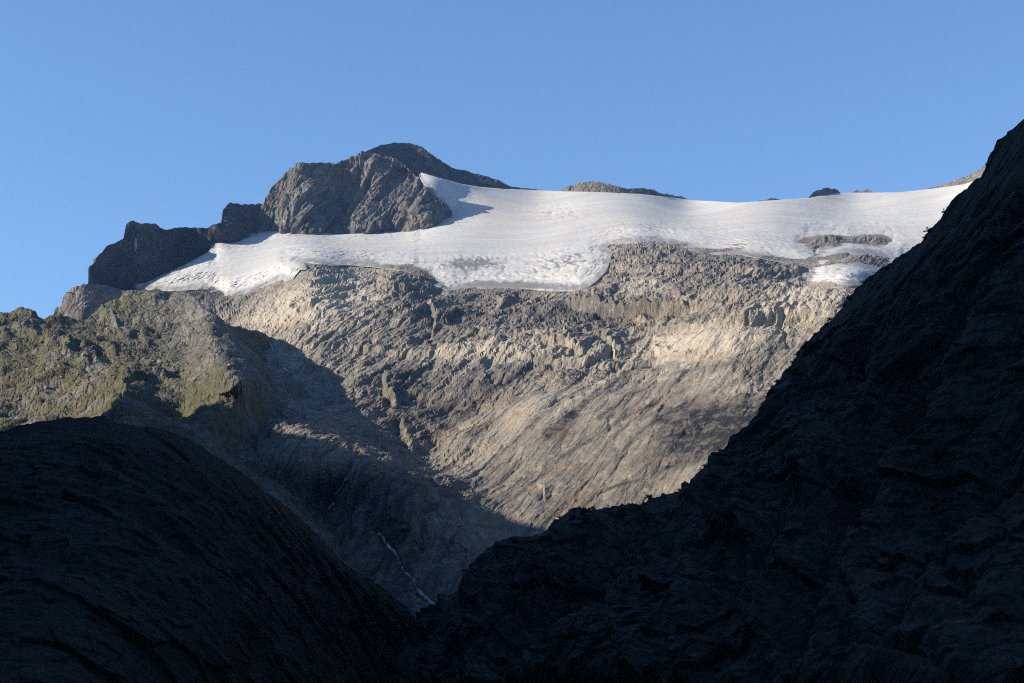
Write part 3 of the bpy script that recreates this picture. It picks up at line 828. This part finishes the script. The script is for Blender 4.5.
# ---------------------------------------------------------------- near shaded slopes
def build_near(name, top, dpts, px, rows, seed, label, cat, amp, diag, ribs=1.0, bare_amt=1.0, ground_row=712):
    tv = np.linspace(0, 1, rows)[:, None]
    PX = np.repeat(px[None], rows, 0)
    yt = line(top, px)
    yt = yt + np.where((px > -20) & (px < 1040), 1.0, 0.0) * (3.4 * fbm(px, px * 0 + seed, 22, 4, 0.65, seed + 31) * ribs + 1.4 * facets(px, px * 0, 9, seed + 33, 0.9) * ribs)
    lo = np.maximum(ground_row, yt + 4)
    PY = lo[None] + (yt - lo)[None] * tv ** 0.9
    D = rbf(dpts, PX, PY)
    B = P(PX, PY, D)
    n = normals(blur(B, 8))
    x, w = B[..., 0] + 0.5 * B[..., 1] * 0.3, 0.6 * B[..., 1] + 0.8 * B[..., 2]
    q1, q2 = x * math.cos(diag) + w * math.sin(diag), -x * math.sin(diag) + w * math.cos(diag)
    h = 1.8 * fbm(x, w, 240, 3, 0.5, seed) + 0.5 * fbm(x, w, 70, 5, 0.55, seed + 3, 'b')
    h += ribs * (3.2 * fbm(q2, q1 * 0.3, 120, 3, 0.5, seed + 5, 'r') + 2.6 * steps(q2, q1 * 0.3, 0.05, 80, 0.7, seed + 6, 0.2) + 1.2 * steps(q2, q1 * 0.3, -.1, 33, 0.8, seed + 7, 0.2))
    gs = 1.0 if ribs > 0.9 else 0.25
    h += gs * (0.9 * fbm(q2, q1 * 0.25, 30, 4, 0.55, seed + 8, 'r') - 1.1 * cracks(q1, q2, 36, 0.2, 0.12, seed + 17)) + (1 - gs) * 0.8 * fbm(x, w, 40, 5, 0.55, seed + 18)
    h += 0.8 * facets(q1 * 0.5, q2, 26, seed + 9, 1.1) + 0.35 * facets(x, w, 9, seed + 11, 1.0) + 0.2 * fbm(x, w, 9, 4, 0.6, seed + 12)
    zone = 0
    if ribs > 0.9:
        for gl, dep, wd in (([(915, 215), (890, 290), (862, 390), (846, 450), (842, 505)], 4.2, 11), ([(800, 395), (790, 440), (760, 500), (735, 540)], 2.6, 12), ([(735, 470), (690, 520), (640, 575), (570, 640), (520, 683)], 3.2, 13),
                            ([(1010, 260), (960, 370), (905, 470), (850, 560), (800, 650)], 3.2, 14), ([(1024, 430), (960, 530), (900, 640)], 2.6, 13), ([(650, 520), (600, 545), (560, 590), (500, 640)], 2.2, 10)):
            wv = 5 * fbm(PX, PY, 30, 4, .6, seed + 41)
            dd, ss, al = seg_dist(gl, PX + wv, PY, False)
            low = 1 - sstep(0.55, 0.85, tv)
            h -= low * dep * np.exp(-(dd / wd) ** 2) * np.clip(al * 6, 0, 1)
            h += low * 0.4 * dep * np.exp(-((dd - 2.0 * wd) / wd) ** 2)
        for cx, cy, rx, ry, a in ((872, 390, 16, 70, .9), (940, 400, 30, 60, .6), (640, 620, 60, 55, .7), (560, 600, 40, 30, .4), (760, 570, 50, 40, .5), (880, 560, 22, 60, .5), (960, 250, 20, 50, .4), (985, 590, 14, 50, .5)):
            tt = -.35
            zone = zone + a * np.exp(-(((PX - cx) * math.cos(tt) - (PY - cy) * math.sin(tt)) / rx) ** 2 - (((PX - cx) * math.sin(tt) + (PY - cy) * math.cos(tt)) / ry) ** 2)
    bare = np.clip(zone * (0.6 + fbm(q2, q1 * .3, 40, 4, .6, seed + 45)) + 0.55 * sstep(0.0, 0.45, fbm(q2, q1 * .22, 55, 4, .6, seed + 21)) + 0.3 * ribs * sstep(0.2, .6, fbm(q2, q1 * 0.3, 120, 3, 0.5, seed + 5, 'r')), 0, 1)
    fade = (1 - 0.86 * sstep(0.78, 1.0, tv)) * sstep(0.0, 0.05, tv) * np.clip(D / 1150.0, 0.3, 1.2)
    V = B + n * (amp * h * fade)[..., None]
    V[-1] += n[-1] * (1.8 * fbm(x[-1:], w[-1:] * 0 + B[-1:, :, 2] * .5, 12, 4, 0.65, seed + 15)[0])[:, None]
    veg = 0.28 + 0.25 * fbm(x, w, 110, 4, 0.6, seed + 20) - 0.42 * bare * bare_amt + 0.22 * (1 - bare_amt)
    V2 = add_back(V, 12, 350, 0.8)
    R2 = V2.shape[0]
    on = np.ones_like(PX)
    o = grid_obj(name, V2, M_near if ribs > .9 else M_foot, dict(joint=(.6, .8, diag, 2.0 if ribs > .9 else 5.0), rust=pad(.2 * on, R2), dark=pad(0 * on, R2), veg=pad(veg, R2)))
    tag(o, label, cat, kind='structure')
    return PX, PY, V


RIDGE_D = [(340, 690, 1900), (400, 650, 1830), (430, 624, 1780), (475, 573, 1720), (522, 538, 1650), (556, 520, 1560), (600, 510, 1540), (700, 477, 1500), (780, 390, 1400), (870, 280, 1270), (950, 210, 1130), (990, 165, 1080), (1024, 122, 1030),
           (1150, 40, 950), (1300, -60, 900), (1700, -260, 900), (400, 690, 1500), (512, 690, 1120), (600, 690, 950), (700, 690, 800), (850, 690, 650), (1024, 690, 500), (1300, 690, 380), (1700, 690, 300),
           (600, 560, 1330), (700, 560, 1130), (850, 450, 1060), (850, 560, 850), (950, 350, 980), (1000, 450, 800), (800, 430, 1230)]
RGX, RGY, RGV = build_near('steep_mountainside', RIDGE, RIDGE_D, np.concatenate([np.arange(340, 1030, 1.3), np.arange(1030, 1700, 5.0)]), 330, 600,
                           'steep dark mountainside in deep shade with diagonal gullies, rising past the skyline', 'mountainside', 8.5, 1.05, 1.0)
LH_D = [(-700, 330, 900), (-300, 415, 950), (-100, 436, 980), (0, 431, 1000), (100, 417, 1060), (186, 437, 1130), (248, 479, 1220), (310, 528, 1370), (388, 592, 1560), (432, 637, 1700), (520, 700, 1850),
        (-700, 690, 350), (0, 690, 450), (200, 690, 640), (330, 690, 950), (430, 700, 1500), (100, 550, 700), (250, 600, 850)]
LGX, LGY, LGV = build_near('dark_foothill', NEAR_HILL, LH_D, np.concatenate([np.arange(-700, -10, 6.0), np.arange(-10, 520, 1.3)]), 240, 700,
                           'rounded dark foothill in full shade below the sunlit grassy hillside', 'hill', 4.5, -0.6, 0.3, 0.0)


# ---------------------------------------------------------------- the high valley side that keeps the near slopes in the shade
def build_wall():
    ys = np.concatenate([np.linspace(-3000, 1800, 60), np.linspace(1830, 2470, 74)])
    crest_h = line([(-3000, 900), (-1500, 1150), (0, 1120), (800, 1100), (1300, 1010), (1700, 900), (1960, 846), (2060, 838), (2150, 850), (2240, 845), (2285, 858), (2350, 856), (2385, 815), (2420, 640), (2460, 330)], ys)
    foot = -(0.34 * np.maximum(ys, 0) + 170)
    crest = -(0.32 * np.maximum(ys, 0) + 620)
    s = np.linspace(0, 1, 60)[:, None]
    X = foot[None] + (crest - foot)[None] * s
    Z = crest_h[None] * (s ** 1.15)
    Y = np.repeat(ys[None], 60, 0)
    V = np.stack([X, Y, Z], -1)
    nx = 22 * fbm(Y, Z, 160, 5, 0.55, 801, 'b')
    V[..., 0] += nx * (1 - s) * s * 3
    V[..., 2] += 6 * fbm(X, Y, 60, 4, 0.6, 805) * s
    b = []
    for i in range(1, 14):
        t = (i / 13) * 900
        q = V[-1].copy()
        q[:, 0] -= t
        q[:, 2] -= t * 1.3
        b.append(q)
    V = np.concatenate([V, np.array(b)], 0)
    on = np.ones(V.shape[:2])
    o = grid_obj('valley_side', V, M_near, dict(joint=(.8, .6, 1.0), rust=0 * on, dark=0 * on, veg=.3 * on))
    tag(o, 'high dark valley side whose shadow falls over the valley', 'mountainside', kind='structure')



build_wall()


def build_skylight_blocker():
    th = np.linspace(math.radians(178), math.radians(352), 80)     # ridge added unseen behind the camera to cut skylight
    s = np.linspace(0, 1, 40)[:, None]
    rr = 520 + 1050 * s
    Hh = 1150 + 130 * fbm(th * 300, th * 0, 120, 3, 0.5, 901)
    X, Y = rr * np.cos(th)[None] * 1.0, rr * np.sin(th)[None]
    Z = Hh[None] * s ** 1.1
    V = np.stack([X, Y, Z + 8 * fbm(X, Y, 90, 4, 0.55, 905) * s], -1)
    b = []
    for i in range(1, 10):
        q = V[-1].copy()
        t = i / 9 * 800
        q[:, :2] *= (1570 + t) / 1570
        q[:, 2] -= t * 1.4
        b.append(q)
    V = np.concatenate([V, np.array(b)], 0)
    on = np.ones(V.shape[:2])
    o = grid_obj('skylight_blocker', V, M_near, dict(joint=(.8, .6, 1.0), rust=0 * on, dark=0 * on, veg=.3 * on))
    tag(o, 'dark ridge added out of view to cut skylight on the near slopes', 'mountainside', kind='structure')


build_skylight_blocker()

# ---------------------------------------------------------------- streams, snow, boulders, shrubs
def ribbon(name, path, PXg, PYg, V, width, mat, label, cat, lift=1.2, kind=None, n=40):
    A = np.array(path, float)
    L = np.concatenate([[0], np.cumsum(np.hypot(*(A[1:] - A[:-1]).T))])
    t = np.linspace(0, L[-1], n)
    pts = np.array([surface_at(PXg, PYg, V, np.interp(q, L, A[:, 0]), np.interp(q, L, A[:, 1])) for q in t])
    for _ in range(3):
        pts[1:-1] = 0.25 * pts[:-2] + 0.5 * pts[1:-1] + 0.25 * pts[2:]
    tan = np.gradient(pts, axis=0)
    tan /= np.linalg.norm(tan, axis=1, keepdims=True)
    view = -pts / np.linalg.norm(pts, axis=1, keepdims=True)
    up = view * 0.5 + np.array([0, 0, 1.0])
    side = np.cross(tan, up)
    side /= np.linalg.norm(side, axis=1, keepdims=True)
    nor = np.cross(side, tan)
    s_ = np.linspace(-1, 1, 9)
    wv = width * (0.65 + 0.35 * np.sin(np.linspace(0, 9, n)) + 0.55 * rng.standard_normal(n))
    wv = np.clip(wv, 0.12 * width, None)
    wv[0] *= .3
    wv[-1] *= .3
    G = pts[None] + side[None] * (s_[:, None] * wv[None] * 0.5)[..., None] + nor[None] * (lift * (1 - s_ ** 2) * 2.0 - 0.8 * s_ ** 2)[:, None, None]
    o = grid_obj(name, G, mat, origin=pts[-1])
    return tag(o, label, cat, kind=kind)


ribbon('stream', [(376, 532), (384, 546), (391, 551), (396, 558), (400, 566), (404, 573), (414, 579), (415, 588), (422, 594), (430, 601), (440, 611)], FPX, FPY, FV, 4.6, M_water,
       'thin white torrent running down the bottom of the shaded gorge', 'stream', kind='structure', n=70)
ribbon('stream', [(345, 478), (340, 486), (335, 494), (331, 503), (327, 511)], FPX, FPY, FV, 4.5, M_water, 'short pale cascade high on the shaded rock', 'stream', kind='structure')
ribbon('stream', [(262, 334), (268, 345), (271, 354), (278, 363), (288, 371), (300, 380)], FPX, FPY, FV, 4.0, M_water, 'meltwater stream in the shaded gully beside the gravel crest', 'stream', kind='structure')
ribbon('snow_patch', [(212, 292), (222, 290), (232, 288), (240, 286.5)], FPX, FPY, FV, 9, M_snow, 'narrow white streak of old snow on dark rock below the glacier tongue', 'snow patch', n=24)


def boulder_mesh(name, seed):
    import bmesh
    bm = bmesh.new()
    bmesh.ops.create_icosphere(bm, subdivisions=3, radius=1.0)
    r = np.random.default_rng(seed)
    planes = [(v / np.linalg.norm(v), 0.55 + 0.35 * r.random()) for v in r.standard_normal((11, 3))]
    for v in bm.verts:
        c = np.array(v.co)
        for d, k in planes:                       # broken faces
            e = c.dot(d) - k
            if e > 0:
                c = c - d * e
        c *= 1 + 0.06 * math.sin(5 * c[0] + seed) * math.cos(4 * c[1] + 2 * c[2])
        v.co = (c[0] * 1.15, c[1], c[2] * 0.8 + 0.35)
    me = bpy.data.meshes.new(name)
    bm.to_mesh(me)
    bm.free()
    me.materials.append(M_boulder)
    return me


protos = [boulder_mesh('boulder', k) for k in range(5)]


def place_boulder(pt, size, k, label, group=None):
    o = bpy.data.objects.new('boulder', protos[k % 5])
    C.objects.link(o)
    o.location = (pt[0], pt[1], pt[2] - 0.15 * size)
    o.scale = (size, size * (0.8 + 0.3 * rng.random()), size * (0.7 + 0.4 * rng.random()))
    o.rotation_euler = (0.2 * rng.standard_normal(), 0.2 * rng.standard_normal(), rng.random() * 6.28)
    return tag(o, label, 'boulder', group)


for i in range(70):
    for _ in range(30):
        bx, by = rng.uniform(4, 235), rng.uniform(318, 412)
        if by > line([(0, 400), (110, 405), (125, 372), (200, 372), (240, 372)], bx) or by < line([(0, 322), (140, 312), (200, 318), (240, 362)], bx):
            continue
        break
    place_boulder(surface_at(HPX, HPY, HV, bx, by), 1.8 + 3.0 * rng.random() ** 2, i, 'grey weathered boulder scattered on the sunlit olive hillside', 'boulders scattered on the grassy hillside')
for i in range(26):
    bx, by = rng.uniform(292, 385), 0
    by = line([(290, 431), (335, 434), (385, 460)], bx) + rng.uniform(0, 14)
    place_boulder(surface_at(FPX, FPY, FV, bx, by), 1.4 + 2.2 * rng.random() ** 2, i, 'pale boulder on the small sunlit knoll inside the shaded valley', 'boulders on the sunlit knoll')
place_boulder(surface_at(HPX, HPY, HV, 76.5, 374.5), 4.0, 2, 'largest pale boulder low on the sunlit olive hillside above the dark foothill')


def leaf_mesh(name, n, rx, rz, z0, size, seed):
    r = np.random.default_rng(seed)
    vs, fs = [], []
    cl = [(r.standard_normal(3) * np.array([.45, .45, .42])) for _ in range(9)]
    for i in range(n):
        c = cl[i % 9] + r.standard_normal(3) * 0.22
        p = np.array([c[0] * rx, c[1] * rx, z0 + max(-0.9, c[2]) * rz])
        a, b = r.standard_normal(3), r.standard_normal(3)
        a = a / np.linalg.norm(a) * size * r.uniform(.6, 1.3)
        b = b / np.linalg.norm(b) * size * r.uniform(.4, .9)
        k = len(vs)
        vs += [tuple(p - a), tuple(p + b), tuple(p + a), tuple(p - b)]
        fs.append((k, k + 1, k + 2, k + 3))
    me = bpy.data.meshes.new(name)
    me.from_pydata(vs, [], fs)
    me.materials.append(M_leaf)
    return me


def tube_mesh(name, paths, mat, k=7):
    vs, fs = [], []
    for path in paths:
        for i, (x, y, z, r_) in enumerate(path):
            for j in range(k):
                t = 6.2832 * j / k
                vs.append((x + r_ * math.cos(t), y + r_ * math.sin(t), z))
        base = len(vs) - k * len(path)
        for i in range(len(path) - 1):
            for j in range(k):
                fs.append((base + i * k + j, base + i * k + (j + 1) % k, base + (i + 1) * k + (j + 1) % k, base + (i + 1) * k + j))
        fs.append(tuple(base + (len(path) - 1) * k + j for j in range(k)))
    me = bpy.data.meshes.new(name)
    me.from_pydata(vs, [], fs)
    me.materials.append(mat)
    return me


leafs = [leaf_mesh('foliage', 420, 1.7, 1.25, 1.7, 0.26, 60 + k) for k in range(3)]
stem = tube_mesh('stem', [[(0, 0, -0.6, .16), (.05, 0, .6, .13), (.1, .1, 1.4, .09), (.3, .2, 2.3, .04)], [(0, 0, .2, .1), (-.5, .1, 1.0, .07), (-.9, .2, 1.9, .03)], [(0, 0, .3, .1), (.4, -.5, 1.0, .06), (.8, -.8, 1.8, .03)]], M_bark)


def place_shrub(px, row, size, k, label, group=None):
    c = int(np.argmin(np.abs(RGX[0] - px)))
    p = RGV[row, c]
    e = bpy.data.objects.new('shrub', None)
    C.objects.link(e)
    e.location = tuple(p)
    e.scale = (size, size, size)
    e.rotation_euler = (0, 0, rng.random() * 6.28)
    tag(e, label, 'shrub', group)
    for nm, me in (('foliage', leafs[k % 3]), ('stem', stem)):
        o = bpy.data.objects.new(nm, me)
        C.objects.link(o)
        o.parent = e
    return e


place_shrub(991.5, -4, 1.15, 0, 'dark bush sticking out from the steep shaded edge beside the pale skyline ridge')
place_shrub(996.5, -3, 0.8, 1, 'smaller dark bush just above another on the shaded edge against the sky')
_sh = sorted(set([int(v) for v in np.concatenate([rng.uniform(735, 815, 26), rng.uniform(540, 735, 16), rng.uniform(815, 960, 12)])]))
for i, px in enumerate(_sh + [803, 797, 792, 784, 780.5, 776, 771, 765, 760.5, 757, 753, 748, 741, 812, 829, 852, 868, 640, 612, 580, 560]):
    place_shrub(px + rng.uniform(-1, 1), -3 - int(rng.integers(0, 4)), 0.9 + 1.2 * rng.random() ** 2, i, 'low dark shrub on the crest of the shaded mountainside against the sunlit slabs', 'shrubs along the crest of the shaded mountainside')

p0 = surface_at(LGX, LGY, LGV, 0.5, 672)
e = tube_mesh('bare_trunk', [[(0, 0, -0.8, .22), (1.3, .2, 2.0, .18), (2.9, .3, 4.6, .12), (4.4, .3, 6.6, .06), (4.9, .35, 7.2, .03)]], M_deadwood, 9)
o = bpy.data.objects.new('bare_trunk', e)
o.location = tuple(p0)
C.objects.link(o)
tag(o, 'thin bare leaning trunk at the bottom corner of the dark foothill', 'dead tree')

# ---------------------------------------------------------------- ground sheet
g = np.linspace(0, 1, 40)[:, None]
a = np.linspace(0, 2 * math.pi, 97)[None]
r = 9000 * g ** 1.6
V = np.stack([r * np.cos(a), r * np.sin(a), 0 * r * a], -1)
o = grid_obj('ground', V, M_ground)
tag(o, 'flat dark turf of the valley floor', 'ground', kind='structure')

# ---------------------------------------------------------------- camera, sky, sun
cam = bpy.data.cameras.new('camera')
cam.sensor_width = 36.0
cam.lens = F / W * 36.0
cam.clip_start = 0.5
cam.clip_end = 40000
co = bpy.data.objects.new('camera', cam)
co.location = (0, 0, CAM_Z)
co.rotation_euler = (math.pi / 2 + PITCH, 0, 0)
C.objects.link(co)
sc.camera = co

world = bpy.data.worlds.new('World')
sc.world = world
world.use_nodes = True
nt = world.node_tree
nt.nodes.clear()
out = nt.nodes.new('ShaderNodeOutputWorld')
bg = nt.nodes.new('ShaderNodeBackground')
sky = nt.nodes.new('ShaderNodeTexSky')
sky.sky_type = 'NISHITA'
sky.sun_disc = False
sky.sun_elevation = SUN_EL
sky.sun_rotation = SUN_AZ
sky.altitude = 1500
sky.air_density = 1.3
sky.dust_density = 0.0
sky.ozone_density = 6.0
bg.inputs['Strength'].default_value = 0.05
nt.links.new(sky.outputs[0], bg.inputs[0])
nt.links.new(bg.outputs[0], out.inputs[0])

sd = bpy.data.lights.new('sun', 'SUN')
sd.energy = 2.5
sd.angle = math.radians(0.5)
sd.color = (1.0, 0.905, 0.76)
so = bpy.data.objects.new('sun', sd)
from mathutils import Vector
so.rotation_euler = Vector(SUN).to_track_quat('Z', 'Y').to_euler()
so.location = (-2000, -500, 2500)
C.objects.link(so)

# ---------------------------------------------------------------- air
USE_HAZE = True
if USE_HAZE:
    z0, z1, r_ = -1.0, 2100.0, 9600.0
    me = bpy.data.meshes.new('haze')
    vs = [(x, y, z) for z in (z0, z1) for y in (-r_, r_) for x in (-r_, r_)]
    me.from_pydata(vs, [], [(0, 2, 3, 1), (4, 5, 7, 6), (0, 1, 5, 4), (2, 6, 7, 3), (0, 4, 6, 2), (1, 3, 7, 5)])
    hz = bpy.data.objects.new('haze', me)
    m = bpy.data.materials.new('thin_air')
    m.use_nodes = True
    m.node_tree.nodes.clear()
    ou = m.node_tree.nodes.new('ShaderNodeOutputMaterial')
    pv = m.node_tree.nodes.new('ShaderNodeVolumePrincipled')
    pv.inputs['Color'].default_value = (0.3, 0.55, 1.0, 1)
    pv.inputs['Density'].default_value = 1.8e-5
    pv.inputs['Anisotropy'].default_value = 0.2
    m.node_tree.links.new(pv.outputs[0], ou.inputs['Volume'])
    me.materials.append(m)
    C.objects.link(hz)
    tag(hz, 'thin blue air over the whole valley', 'haze', kind='stuff')

vs_ = sc.view_settings
sc.display_settings.display_device = 'sRGB'
vs_.view_transform = 'Standard'
vs_.look = 'None'
vs_.gamma = 1
vs_.exposure = 2.0
vs_.use_curve_mapping = False
sc.cycles.max_bounces = 5
sc.cycles.diffuse_bounces = 3
sc.cycles.volume_bounces = 0
sc.cycles.use_denoising = False
sc.cycles.filter_width = 1.1
sc.cycles.use_adaptive_sampling = True
sc.cycles.adaptive_threshold = 0.012
